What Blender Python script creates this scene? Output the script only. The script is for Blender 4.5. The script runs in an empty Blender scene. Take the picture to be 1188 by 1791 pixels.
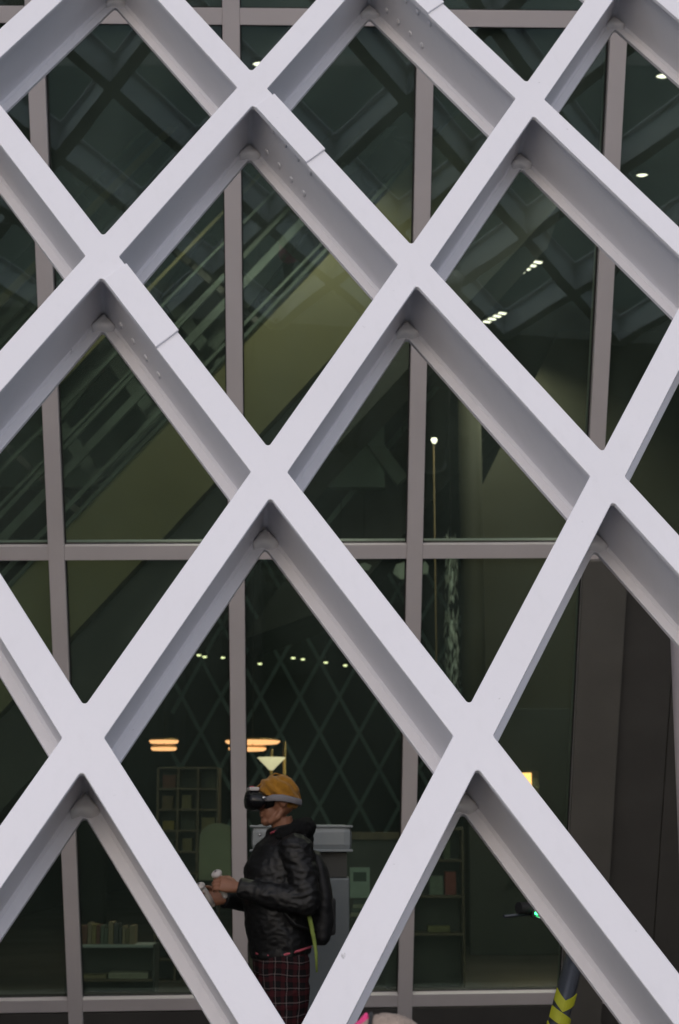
import bpy, bmesh, math, random
from mathutils import Vector, Matrix, noise as mnoise

random.seed(7)
R = math.radians
scene = bpy.context.scene
col = scene.collection

# ------------------------------------------------------------------ camera, sky, sun, exposure
cam_data = bpy.data.cameras.new('camera')
cam = bpy.data.objects.new('camera', cam_data)
col.objects.link(cam)
cam.location = (0, 0, 1.5)
cam.rotation_euler = (R(90 + 11), 0, 0)
cam_data.sensor_fit = 'VERTICAL'
cam_data.sensor_height = 36.0
cam_data.lens = 57.57
cam_data.clip_start = 0.1
cam_data.clip_end = 2000
cam_data.dof.use_dof = True
cam_data.dof.focus_distance = 5.6
cam_data.dof.aperture_fstop = 5.6
scene.camera = cam

world = bpy.data.worlds.new('World')
scene.world = world
world.use_nodes = True
wn = world.node_tree.nodes
wn.clear()
sky = wn.new('ShaderNodeTexSky')
sky.sky_type = 'NISHITA'
sky.sun_disc = False
sky.sun_elevation = R(30)
sky.sun_rotation = R(180 + 12)
sky.air_density = 1.0
sky.dust_density = 1.5
sky.ozone_density = 0.5
bg = wn.new('ShaderNodeBackground')
bg.inputs['Strength'].default_value = 0.08
wo = wn.new('ShaderNodeOutputWorld')
world.node_tree.links.new(sky.outputs[0], bg.inputs[0])
world.node_tree.links.new(bg.outputs[0], wo.inputs[0])

sun_data = bpy.data.lights.new('sun', 'SUN')
sun_data.energy = 1.2
sun_data.angle = R(150)
sun_data.color = (1.0, .955, .99)
sun = bpy.data.objects.new('sun', sun_data)
col.objects.link(sun)
sun.rotation_euler = (R(60), 0, R(-12))

scene.view_settings.view_transform = 'Standard'
scene.view_settings.look = 'None'
scene.view_settings.exposure = 0.34
scene.view_settings.gamma = 1.0
scene.view_settings.use_curve_mapping = False
scene.cycles.use_denoising = True
scene.cycles.max_bounces = 6
scene.cycles.diffuse_bounces = 3
scene.cycles.glossy_bounces = 3
scene.cycles.adaptive_threshold = 0.02
scene.cycles.transparent_max_bounces = 12
scene.cycles.caustics_reflective = False
scene.cycles.caustics_refractive = False
scene.cycles.sample_clamp_indirect = 4.0


# ------------------------------------------------------------------ helpers
def tag(o, label=None, cat=None, group=None, kind=None):
    if label: o['label'] = label
    if cat: o['category'] = cat
    if group: o['group'] = group
    if kind: o['kind'] = kind
    return o


def empty(name, loc=(0, 0, 0), rz=0.0, parent=None):
    o = bpy.data.objects.new(name, None)
    o.empty_display_size = 0.1
    o.location = loc
    o.rotation_euler = (0, 0, rz)
    col.objects.link(o)
    if parent: o.parent = parent
    return o


def link(name, me, parent=None, loc=None, rot=None):
    o = bpy.data.objects.new(name, me)
    col.objects.link(o)
    if parent: o.parent = parent
    if loc is not None: o.location = loc
    if rot is not None: o.rotation_euler = rot
    return o


class MB:
    """collects simple shapes into one mesh"""
    def __init__(self):
        self.v = []; self.f = []; self.s = []

    def add(self, vs, fs, smooth=False):
        b = len(self.v)
        self.v += [tuple(p) for p in vs]
        self.f += [tuple(i + b for i in q) for q in fs]
        self.s += [smooth] * len(fs)
        return self

    def box(self, x0, x1, y0, y1, z0, z1, bev=0.0):
        if bev <= 0:
            v = [(x0, y0, z0), (x1, y0, z0), (x1, y1, z0), (x0, y1, z0), (x0, y0, z1), (x1, y0, z1), (x1, y1, z1), (x0, y1, z1)]
            return self.add(v, [(3, 2, 1, 0), (4, 5, 6, 7), (0, 1, 5, 4), (1, 2, 6, 5), (2, 3, 7, 6), (3, 0, 4, 7)])
        bm = bmesh.new()
        bmesh.ops.create_cube(bm, size=1)
        for p in bm.verts:
            p.co = Vector(((x0 + x1) / 2 + p.co.x * (x1 - x0), (y0 + y1) / 2 + p.co.y * (y1 - y0), (z0 + z1) / 2 + p.co.z * (z1 - z0)))
        bmesh.ops.bevel(bm, geom=list(bm.edges), offset=bev, segments=2, affect='EDGES', profile=0.6)
        return self.bm(bm)

    def bm(self, bm, smooth=False):
        bm.verts.index_update()
        self.add([p.co.copy() for p in bm.verts], [[p.index for p in q.verts] for q in bm.faces], smooth)
        bm.free()
        return self

    def tube(self, pts, rad, n=10, cap=True, ell=None, up=None, smooth=True):
        """round (or elliptical) tube along a polyline; rad number or list; ell = list of (a,b)"""
        pts = [Vector(p) for p in pts]
        k = len(pts)
        if not isinstance(rad, (list, tuple)): rad = [rad] * k
        vs = []
        ref = Vector(up) if up else None
        prev = None
        for i, p in enumerate(pts):
            d = (pts[min(i + 1, k - 1)] - pts[max(i - 1, 0)]).normalized()
            if prev is None:
                a = ref if ref else (Vector((0, 0, 1)) if abs(d.z) < .9 else Vector((1, 0, 0)))
            else:
                a = prev if not ref else ref
            x = (a - d * a.dot(d)).normalized()
            y = d.cross(x)
            prev = x
            e = ell[i] if ell else (1, 1)
            for j in range(n):
                t = 2 * math.pi * j / n
                vs.append(p + x * (math.cos(t) * rad[i] * e[0]) + y * (math.sin(t) * rad[i] * e[1]))
        fs = []
        for i in range(k - 1):
            for j in range(n):
                j2 = (j + 1) % n
                fs.append((i * n + j, i * n + j2, (i + 1) * n + j2, (i + 1) * n + j))
        self.add(vs, fs, smooth)
        if cap:
            b = len(self.v) - len(vs)
            self.f.append(tuple(b + j for j in reversed(range(n)))); self.s.append(False)
            self.f.append(tuple(b + (k - 1) * n + j for j in range(n))); self.s.append(False)
        return self

    def lathe(self, prof, c=(0, 0, 0), n=24, smooth=True):
        vs = []; fs = []
        for (r, z) in prof:
            for j in range(n):
                t = 2 * math.pi * j / n
                vs.append((c[0] + r * math.cos(t), c[1] + r * math.sin(t), c[2] + z))
        m = len(prof)
        for i in range(m - 1):
            for j in range(n):
                j2 = (j + 1) % n
                fs.append((i * n + j, i * n + j2, (i + 1) * n + j2, (i + 1) * n + j))
        self.add(vs, fs, smooth)
        b = len(self.v) - len(vs)
        if prof[0][0] > 1e-5: self.f.append(tuple(b + j for j in reversed(range(n)))); self.s.append(False)
        if prof[-1][0] > 1e-5: self.f.append(tuple(b + (m - 1) * n + j for j in range(n))); self.s.append(False)
        return self

    def ball(self, c, r, n=14):
        if not isinstance(r, (tuple, list)): r = (r, r, r)
        bm = bmesh.new()
        bmesh.ops.create_uvsphere(bm, u_segments=n, v_segments=max(6, n * 2 // 3), radius=1)
        for p in bm.verts:
            p.co = Vector((c[0] + p.co.x * r[0], c[1] + p.co.y * r[1], c[2] + p.co.z * r[2]))
        return self.bm(bm, True)

    def prism(self, poly, axis, a, b):
        """polygon (2D list) extruded along axis 'x','y' or 'z' from a to b"""
        def P(p, t):
            return {'x': (t, p[0], p[1]), 'y': (p[0], t, p[1]), 'z': (p[0], p[1], t)}[axis]
        n = len(poly)
        vs = [P(p, a) for p in poly] + [P(p, b) for p in poly]
        fs = [tuple(reversed(range(n))), tuple(range(n, 2 * n))]
        for i in range(n):
            fs.append((i, (i + 1) % n, n + (i + 1) % n, n + i))
        return self.add(vs, fs)

    def mesh(self, name, mat=None, fix=True):
        me = bpy.data.meshes.new(name)
        me.from_pydata(self.v, [], self.f)
        if fix:
            bm = bmesh.new(); bm.from_mesh(me)
            bmesh.ops.recalc_face_normals(bm, faces=bm.faces)
            bm.to_mesh(me); bm.free()
        me.polygons.foreach_set('use_smooth', self.s)
        if mat: me.materials.append(mat)
        me.update()
        return me

    def build(self, name, mat, parent=None, loc=None, rot=None):
        return link(name, self.mesh(name, mat), parent, loc, rot)


def fused(mb, name, mat, voxel=0.006, smooth=4, parent=None, fold=None):
    """fuse overlapping shapes into one continuous skin"""
    me = mb.mesh(name)
    t = bpy.data.objects.new('tmp', me)
    col.objects.link(t)
    m = t.modifiers.new('r', 'REMESH')
    m.mode = 'VOXEL'; m.voxel_size = voxel; m.adaptivity = 0.0
    dg = bpy.context.evaluated_depsgraph_get()
    new = bpy.data.meshes.new_from_object(t.evaluated_get(dg), depsgraph=dg)
    bpy.data.objects.remove(t)
    bm = bmesh.new(); bm.from_mesh(new)
    for _ in range(smooth):
        bmesh.ops.smooth_vert(bm, verts=bm.verts, factor=0.5, use_axis_x=True, use_axis_y=True, use_axis_z=True)
    if fold:
        bm.normal_update()
        mv = [(p, p.normal.copy() * fold(p.co)) for p in bm.verts]
        for p, d in mv: p.co += d
    for q in bm.faces: q.smooth = True
    bm.to_mesh(new); bm.free()
    new.name = name
    new.materials.clear(); new.materials.append(mat)
    return link(name, new, parent)


# ------------------------------------------------------------------ materials
MATS = {}


def mat(name, color, rough=0.5, metal=0.0, var=0.08, scale=6.0, bump=0.0, bscale=60.0, spec=0.5, coat=0.0, speck=0.0, sheen=0.0, var2=None, streak=0.0):
    """painted / plain surface with broad tonal variation, fine relief and optional dirt specks"""
    m = bpy.data.materials.new(name); m.use_nodes = True
    nt = m.node_tree; N = nt.nodes; L = nt.links
    b = N['Principled BSDF']
    b.inputs['Roughness'].default_value = rough
    b.inputs['Metallic'].default_value = metal
    b.inputs['Specular IOR Level'].default_value = spec
    b.inputs['Coat Weight'].default_value = coat
    b.inputs['Sheen Weight'].default_value = sheen
    tc = N.new('ShaderNodeNewGeometry')
    n1 = N.new('ShaderNodeTexNoise'); n1.inputs['Scale'].default_value = scale; n1.inputs['Detail'].default_value = 3
    L.new(tc.outputs['Position'], n1.inputs['Vector'])
    mr = N.new('ShaderNodeMapRange'); mr.inputs[1].default_value = .25; mr.inputs[2].default_value = .75
    L.new(n1.outputs[0], mr.inputs[0])
    mx = N.new('ShaderNodeMix'); mx.data_type = 'RGBA'
    c2 = var2 if var2 else [max(0, c * (1 - 2 * var)) for c in color]
    mx.inputs[6].default_value = (*color, 1); mx.inputs[7].default_value = (*c2, 1)
    L.new(mr.outputs[0], mx.inputs[0])
    out = mx.outputs[2]
    if speck > 0:
        n3 = N.new('ShaderNodeTexNoise'); n3.inputs['Scale'].default_value = 16; n3.inputs['Detail'].default_value = 5; n3.inputs['Roughness'].default_value = .75
        L.new(tc.outputs['Position'], n3.inputs['Vector'])
        r3 = N.new('ShaderNodeMapRange'); r3.inputs[1].default_value = .68; r3.inputs[2].default_value = .76
        r3.inputs[4].default_value = speck
        L.new(n3.outputs[0], r3.inputs[0])
        m3 = N.new('ShaderNodeMix'); m3.data_type = 'RGBA'
        m3.inputs[7].default_value = (.16, .15, .14, 1)
        L.new(r3.outputs[0], m3.inputs[0]); L.new(out, m3.inputs[6])
        out = m3.outputs[2]
    if streak > 0:   # rain runs and soot, stretched down the surface
        mp = N.new('ShaderNodeMapping'); mp.inputs['Scale'].default_value = (26, 26, 1.6)
        L.new(tc.outputs['Position'], mp.inputs[0])
        n4 = N.new('ShaderNodeTexNoise'); n4.inputs['Scale'].default_value = 1.0; n4.inputs['Detail'].default_value = 4
        L.new(mp.outputs[0], n4.inputs['Vector'])
        r4 = N.new('ShaderNodeMapRange'); r4.inputs[1].default_value = .52; r4.inputs[2].default_value = .78; r4.inputs[4].default_value = streak
        L.new(n4.outputs[0], r4.inputs[0])
        m4 = N.new('ShaderNodeMix'); m4.data_type = 'RGBA'; m4.inputs[7].default_value = (.30, .30, .28, 1)
        L.new(r4.outputs[0], m4.inputs[0]); L.new(out, m4.inputs[6]); out = m4.outputs[2]
    L.new(out, b.inputs['Base Color'])
    rr = N.new('ShaderNodeMapRange'); rr.inputs[3].default_value = max(.02, rough - .08); rr.inputs[4].default_value = min(1, rough + .1)
    L.new(n1.outputs[0], rr.inputs[0]); L.new(rr.outputs[0], b.inputs['Roughness'])
    if bump > 0:
        n2 = N.new('ShaderNodeTexNoise'); n2.inputs['Scale'].default_value = bscale; n2.inputs['Detail'].default_value = 4
        L.new(tc.outputs['Position'], n2.inputs['Vector'])
        bp = N.new('ShaderNodeBump'); bp.inputs['Strength'].default_value = bump; bp.inputs['Distance'].default_value = .01
        L.new(n2.outputs[0], bp.inputs['Height']); L.new(bp.outputs[0], b.inputs['Normal'])
    MATS[name] = m
    return m


def glow(name, color, strength):
    m = bpy.data.materials.new(name); m.use_nodes = True
    b = m.node_tree.nodes['Principled BSDF']
    b.inputs['Base Color'].default_value = (*color, 1)
    b.inputs['Emission Color'].default_value = (*color, 1)
    b.inputs['Emission Strength'].default_value = strength
    return m


def glass_mat(name, tint, refl, ior):
    m = bpy.data.materials.new(name); m.use_nodes = True
    nt = m.node_tree; N = nt.nodes; L = nt.links
    N.clear()
    o = N.new('ShaderNodeOutputMaterial')
    g = N.new('ShaderNodeNewGeometry')
    a = N.new('ShaderNodeMapRange'); a.inputs[3].default_value = ior; a.inputs[4].default_value = 1 / ior
    L.new(g.outputs['Backfacing'], a.inputs[0])
    fr = N.new('ShaderNodeFresnel'); L.new(a.outputs[0], fr.inputs['IOR'])
    t = N.new('ShaderNodeBsdfTransparent'); t.inputs[0].default_value = (*tint, 1)
    gl = N.new('ShaderNodeBsdfGlossy'); gl.inputs[0].default_value = (*refl, 1); gl.inputs['Roughness'].default_value = .012
    # slight pane waviness
    n2 = N.new('ShaderNodeTexNoise'); n2.inputs['Scale'].default_value = 1.4
    L.new(g.outputs['Position'], n2.inputs['Vector'])
    bp = N.new('ShaderNodeBump'); bp.inputs['Strength'].default_value = .02; bp.inputs['Distance'].default_value = .05
    L.new(n2.outputs[0], bp.inputs['Height']); L.new(bp.outputs[0], gl.inputs['Normal'])
    mx = N.new('ShaderNodeMixShader')
    L.new(fr.outputs[0], mx.inputs[0]); L.new(t.outputs[0], mx.inputs[1]); L.new(gl.outputs[0], mx.inputs[2])
    # uneven pale green veil, painting haze over the glass to lift its blacks
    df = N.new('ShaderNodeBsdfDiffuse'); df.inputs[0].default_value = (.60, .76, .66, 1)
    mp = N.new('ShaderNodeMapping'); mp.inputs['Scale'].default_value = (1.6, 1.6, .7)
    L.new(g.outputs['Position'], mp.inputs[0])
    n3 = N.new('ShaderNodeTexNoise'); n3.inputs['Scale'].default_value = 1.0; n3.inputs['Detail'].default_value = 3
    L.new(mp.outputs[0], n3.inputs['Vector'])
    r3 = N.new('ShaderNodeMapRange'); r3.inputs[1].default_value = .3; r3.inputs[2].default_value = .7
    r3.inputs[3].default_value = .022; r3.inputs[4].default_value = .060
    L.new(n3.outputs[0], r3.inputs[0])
    # veil thinned towards the ground, painting in the dimmer light down there
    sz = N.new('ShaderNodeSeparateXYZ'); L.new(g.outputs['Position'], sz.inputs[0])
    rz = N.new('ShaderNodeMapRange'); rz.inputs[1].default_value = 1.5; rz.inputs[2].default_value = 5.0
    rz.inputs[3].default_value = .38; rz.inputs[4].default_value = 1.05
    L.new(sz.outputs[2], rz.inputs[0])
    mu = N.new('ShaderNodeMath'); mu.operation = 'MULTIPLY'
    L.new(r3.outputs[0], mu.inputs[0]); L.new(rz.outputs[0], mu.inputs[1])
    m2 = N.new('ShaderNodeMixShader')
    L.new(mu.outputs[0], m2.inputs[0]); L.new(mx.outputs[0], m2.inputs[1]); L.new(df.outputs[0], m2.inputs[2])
    L.new(m2.outputs[0], o.inputs[0])
    return m


M_beam = mat('white_steel_paint', (.765, .752, .80), .45, 0, .025, 1.4, .07, 140, .4, speck=.5, streak=.045)
M_bolt = mat('bolt_paint', (.82, .80, .82), .4, 0, .05, 9)
M_mull = mat('anodised_frame', (.74, .685, .705), .45, .05, .05, 2.0, .03, 120)
M_fin = mat('frame_fin', (.26, .30, .29), .5, .1, .08, 3)
M_gasket = mat('black_gasket', (.015, .015, .015), .6)
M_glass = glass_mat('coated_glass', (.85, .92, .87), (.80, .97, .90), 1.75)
M_panel = mat('brown_metal_panel', (.20, .192, .178), .5, .3, .10, 2.5, .03, 40)
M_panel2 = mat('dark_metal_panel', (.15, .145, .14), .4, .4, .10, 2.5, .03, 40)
M_white = mat('white_post_paint', (.78, .70, .72), .45, 0, .04, 4)
M_granite = mat('dark_granite', (.04, .044, .043), .6, 0, .15, 4, .1, 60)
M_pave = mat('pavement_concrete', (.115, .145, .14), .85, 0, .12, 1.3, .25, 40)
M_road = mat('street_concrete', (.25, .285, .285), .85, 0, .12, 1.0, .3, 80)
M_kerb = mat('kerb_stone', (.3, .29, .28), .8, 0, .1, 5, .2, 50)
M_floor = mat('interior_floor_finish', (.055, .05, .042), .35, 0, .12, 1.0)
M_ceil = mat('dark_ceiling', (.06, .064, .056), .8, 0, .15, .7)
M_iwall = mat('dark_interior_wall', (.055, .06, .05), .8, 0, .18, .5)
M_olive = mat('olive_paint', (.15, .14, .055), .6, 0, .10, 1.5)
M_olived = mat('dull_olive_plaster', (.06, .056, .03), .75, 0, .12, .8)
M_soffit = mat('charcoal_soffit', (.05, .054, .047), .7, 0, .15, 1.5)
M_slat = mat('teal_grey_slat', (.075, .108, .088), .7, 0, .3, 2.5)
M_teal = mat('teal_steel', (.30, .42, .38), .5, .1, .15, .6)
M_brass = mat('brass', (.45, .30, .10), .35, .8, .08, 8)
M_wood = mat('shelf_wood', (.13, .09, .05), .55, 0, .15, 12)
M_shelfw = mat('white_shelf', (.34, .37, .35), .5, 0, .05, 6)
M_shelfd = mat('dark_shelf', (.05, .05, .045), .55, 0, .1, 6)
M_green = mat('pale_green_board', (.26, .26, .17), .6, 0, .06, 5)
M_paper = mat('pale_paper', (.36, .44, .38), .7, 0, .08, 14)
M_silver = mat('silver_foil', (.62, .68, .60), .35, .3, .12, 20)
M_warm = glow('warm_lamp_glow', (1.0, .45, .20), 1.5)
M_cool = glow('cool_lamp_glow', (1.0, .90, .72), 2.2)
M_spot = glow('yellow_lamp_glow', (.95, .92, .50), 2)
M_blackm = mat('black_fixture', (.012, .012, .012), .4)

M_bin = mat('grey_bin_paint', (.24, .265, .275), .45, .1, .06, 5, .05, 60)
M_bind = mat('grey_bin_body', (.16, .18, .185), .5, .1, .08, 5, .05, 60)
M_skin = mat('skin', (.29, .13, .075), .5, 0, .1, 30, .1, 300, sheen=.05)
M_jacket = mat('black_leather', (.011, .011, .012), .46, 0, .2, 30, .2, 200, spec=.4)
M_hood = mat('black_fleece', (.010, .010, .011), .85, 0, .3, 60, .6, 220, spec=.2)
M_beanie = mat('mustard_wool', (.44, .205, .025), .9, 0, .18, 40, .5, 260, spec=.15, sheen=.2)
M_head = mat('headset_plastic', (.010, .010, .012), .25, 0, .1, 10)
M_strap = mat('grey_strap', (.22, .21, .23), .7, 0, .08, 40, .2, 200)
M_ctrl = mat('white_controller', (.55, .51, .49), .4, 0, .05, 20)
M_red = mat('pink_fabric', (.55, .10, .14), .8, 0, .1, 20)
M_pink = mat('hot_pink_fleece', (.85, .05, .25), .8, 0, .1, 30, .4, 200, sheen=.3)
M_beige = mat('beige_knit', (.42, .33, .27), .9, 0, .12, 40, .5, 240)
M_pack = mat('black_nylon', (.013, .013, .015), .6, 0, .2, 30, .3, 150)
M_lime = mat('lime_webbing', (.26, .34, .07), .6, 0, .15, 30)
M_shoe = mat('dark_shoe', (.02, .02, .02), .5)
M_scoot = mat('scooter_grey', (.055, .062, .075), .35, .3, .08, 10)
M_rubber = mat('black_rubber', (.012, .012, .012), .7)
M_yellow = mat('chevron_yellow', (.50, .52, .03), .5, 0, .08, 25)
M_green_led = glow('green_led', (.05, 1.0, .25), 4)


def plaid_mat():
    m = bpy.data.materials.new('plaid_flannel'); m.use_nodes = True
    nt = m.node_tree; N = nt.nodes; L = nt.links
    b = N['Principled BSDF']; b.inputs['Roughness'].default_value = .9; b.inputs['Specular IOR Level'].default_value = .15
    g = N.new('ShaderNodeNewGeometry')
    sp = N.new('ShaderNodeSeparateXYZ')
    nz = N.new('ShaderNodeTexNoise'); nz.inputs['Scale'].default_value = 7
    L.new(g.outputs['Position'], nz.inputs['Vector'])
    ad = N.new('ShaderNodeVectorMath'); ad.operation = 'MULTIPLY_ADD'
    ad.inputs[1].default_value = (.03, .03, .03)
    L.new(nz.outputs['Color'], ad.inputs[0]); L.new(g.outputs['Position'], ad.inputs[2])
    L.new(ad.outputs[0], sp.inputs[0])

    def line(out, period, width, off):
        a = N.new('ShaderNodeMath'); a.operation = 'ADD'; a.inputs[1].default_value = off + 50; L.new(out, a.inputs[0])
        d = N.new('ShaderNodeMath'); d.operation = 'DIVIDE'; d.inputs[1].default_value = period; L.new(a.outputs[0], d.inputs[0])
        f = N.new('ShaderNodeMath'); f.operation = 'FRACT'; L.new(d.outputs[0], f.inputs[0])
        c = N.new('ShaderNodeMath'); c.operation = 'LESS_THAN'; c.inputs[1].default_value = width / period; L.new(f.outputs[0], c.inputs[0])
        return c.outputs[0]

    def madd(a, b_):
        s = N.new('ShaderNodeMath'); s.operation = 'ADD'; L.new(a, s.inputs[0]); L.new(b_, s.inputs[1]); return s.outputs[0]
    pale = madd(line(sp.outputs[2], .062, .005, 0), line(sp.outputs[0], .055, .005, .01))
    red = madd(line(sp.outputs[2], .062, .022, .03), line(sp.outputs[0], .055, .018, .035))
    m1 = N.new('ShaderNodeMix'); m1.data_type = 'RGBA'
    m1.inputs[6].default_value = (.010, .009, .010, 1); m1.inputs[7].default_value = (.055, .012, .015, 1)
    h = N.new('ShaderNodeMath'); h.operation = 'MULTIPLY'; h.inputs[1].default_value = .5; L.new(red, h.inputs[0]); L.new(h.outputs[0], m1.inputs[0])
    m2 = N.new('ShaderNodeMix'); m2.data_type = 'RGBA'; m2.inputs[7].default_value = (.30, .24, .24, 1)
    h2 = N.new('ShaderNodeMath'); h2.operation = 'MULTIPLY'; h2.inputs[1].default_value = .26; L.new(pale, h2.inputs[0]); L.new(h2.outputs[0], m2.inputs[0])
    L.new(m1.outputs[2], m2.inputs[6]); L.new(m2.outputs[2], b.inputs['Base Color'])
    return m


M_plaid = plaid_mat()

# ------------------------------------------------------------------ ground and street
tag(MB().box(-300, 300, -2.2, 4.2, -.3, 0).build('pavement', M_pave), kind='structure')
tag(MB().box(-300, 300, 4.203, 300, -.3, -.002).build('covered_walk', M_granite), kind='structure')
tag(MB().box(-300, 300, -300, -2.56, -.43, -.13).build('street', M_road), kind='structure')
kerb = tag(empty('kerb'), kind='structure')
kb = None
for i in range(-8, 8):
    if kb is None:
        kb = MB().box(0, 1.19, -2.56, -2.205, -.3, .004, .012).mesh('kerb_stone', M_kerb)
    link('kerb_stone', kb, kerb, (i * 1.2, 0, 0))

# ------------------------------------------------------------------ diagrid screen (1.22 m x 2.128 m diamonds of 0.31 m deep I-beams)
DU, DV = 0.61, 1.064
DEPTH = 0.312
dg_len = math.hypot(DU, DV)
SN, CN = DU / dg_len, DV / dg_len


def beam_outline(w, r, mir, na=5):
    """plan outline of one member between two crossings, mitred on the crossing's axes, with rounded notches"""
    xc = (w + r) / CN; yc = (w + r) / SN
    right = []
    a0 = math.pi; a1 = math.atan2(SN, -CN)
    for k in range(na + 1):
        a = a0 + (a1 - a0) * k / na
        right.append((xc + r * math.cos(a), r * math.sin(a)))
    top = []
    b0 = -math.pi / 2; b1 = math.atan2(-SN, CN)
    for k in range(na + 1):
        a = b1 + (b0 - b1) * k / na
        top.append((r * math.cos(a), yc + r * math.sin(a)))
    near = [(0, 0)] + right
    far = [(DU - x, DV - y) for x, y in top] + [(DU, DV)] + [(DU - x, DV - y) for x, y in right]
    loop = near + far + top
    seam = {(0, 1), (len(loop) - 1, 0)}
    fi = len(near) + len(top)
    seam |= {(fi - 1, fi), (fi, fi + 1)}
    if mir: loop = [(-x, y) for x, y in loop]
    return loop, seam


def beam_mesh(name, layers, mir, cap0=True, cap1=True):
    mb = MB(); n = None
    vs = []
    for (w, r, z) in layers:
        lp, seam = beam_outline(w, r, mir)
        n = len(lp)
        vs += [(x, y, z) for x, y in lp]
    fs = []
    for k in range(len(layers) - 1):
        for i in range(n):
            j = (i + 1) % n
            if (i, j) in seam: continue
            q = (k * n + i, (k + 1) * n + i, (k + 1) * n + j, k * n + j)
            fs.append(q if not mir else tuple(reversed(q)))
    c0 = tuple(range(n)); c1 = tuple((len(layers) - 1) * n + i for i in reversed(range(n)))
    if mir: c0 = tuple(reversed(c0)); c1 = tuple(reversed(c1))
    if cap0: fs.append(c0)
    if cap1: fs.append(c1)
    mb.add(vs, fs)
    return mb.mesh(name, M_beam, fix=False)


WF, RF = 0.0557, 0.011
L_front = [(WF - .002, RF + .002, 0), (WF, RF, -.002), (WF, RF, -.016), (WF - .0015, RF + .0015, -.0175)]
L_web = [(.020, .016, -.0178), (.011, .014, -.030), (.011, .014, -DEPTH + .030), (.020, .016, -DEPTH + .0178)]
L_rear = [(WF - .0015, RF + .0015, -DEPTH + .0175), (WF, RF, -DEPTH + .016), (WF, RF, -DEPTH + .002), (WF - .002, RF + .002, -DEPTH)]
MESH = {}
for mir in (0, 1):
    MESH[mir] = (beam_mesh('web', L_web, mir, False, False), beam_mesh('front_flange', L_front, mir), beam_mesh('rear_flange', L_rear, mir))

U = Vector((.99362, .11221, .01127)); V = Vector((-.06045, .44556, .89321)); Nn = U.cross(V)
V = Nn.cross(U).normalized(); U.normalize(); Nn.normalize()
screen = empty('diagrid_screen')
screen.matrix_world = Matrix(((U.x, V.x, Nn.x, -.7889), (U.y, V.y, Nn.y, 5.0813), (U.z, V.z, Nn.z, 1.78), (0, 0, 0, 1)))
tag(screen, 'white painted steel diagonal lattice of deep beams leaning back in front of the glass', 'lattice')

# unseen dark plinth, added to keep ground bounce off the lower glass
pn = empty('light_block_plinth', (-.9, 4.42, 0), math.atan2(.11221, .99362))
me_blk = MB().box(-.596, .596, -.17, .40, 0, .70, .01).mesh('stone_block', M_granite)
me_cop = MB().box(-.598, .598, -.20, .43, .702, .78, .01).mesh('coping', M_granite)
for k in range(-4, 5):
    link('stone_block', me_blk, pn, (k * 1.2, 0, 0)); link('coping', me_cop, pn, (k * 1.2, 0, 0))
tag(pn, 'unseen low dark plinth added under the white lattice to block ground light', 'plinth')

# weld tongue at the head of each opening (on the rear flange)
wt = MB()
tri = [(0, -.008), (-.046, -.072), (-.040, -.096), (-.012, -.086), (.020, -.094), (.050, -.080), (.044, -.064)]
ctr_ = (.004, -.060)
vs = [(x, y, .0) for x, y in tri] + [(ctr_[0] + (x - ctr_[0]) * .93, ctr_[1] + (y - ctr_[1]) * .93, .022) for x, y in tri]
vs += [(ctr_[0] + (x - ctr_[0]) * .55, ctr_[1] + (y - ctr_[1]) * .55, .030) for x, y in tri]
n1 = len(tri)
fs = [tuple(range(2 * n1, 3 * n1))]
for q in range(2):
    for k in range(n1):
        fs.append((q * n1 + k, q * n1 + (k + 1) % n1, (q + 1) * n1 + (k + 1) % n1, (q + 1) * n1 + k))
wt.add(vs, fs, True)
me_weld = wt.mesh('weld_cap', M_bolt)

bolt_bm = MB().lathe([(.0145, 0), (.0140, .003), (.011, .005), (.004, .006), (.0, .006)], n=10)
me_bolt = bolt_bm.mesh('bolt', M_beam)

# splice plate laid over the front flange of three members
pl = MB()
wp = WF + .003
s0, s1 = .105, .505


def along(s, o):   # from upper node going down-right; s along, o across (positive = upper right)
    return (SN * s + CN * o, -CN * s + SN * o)


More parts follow.
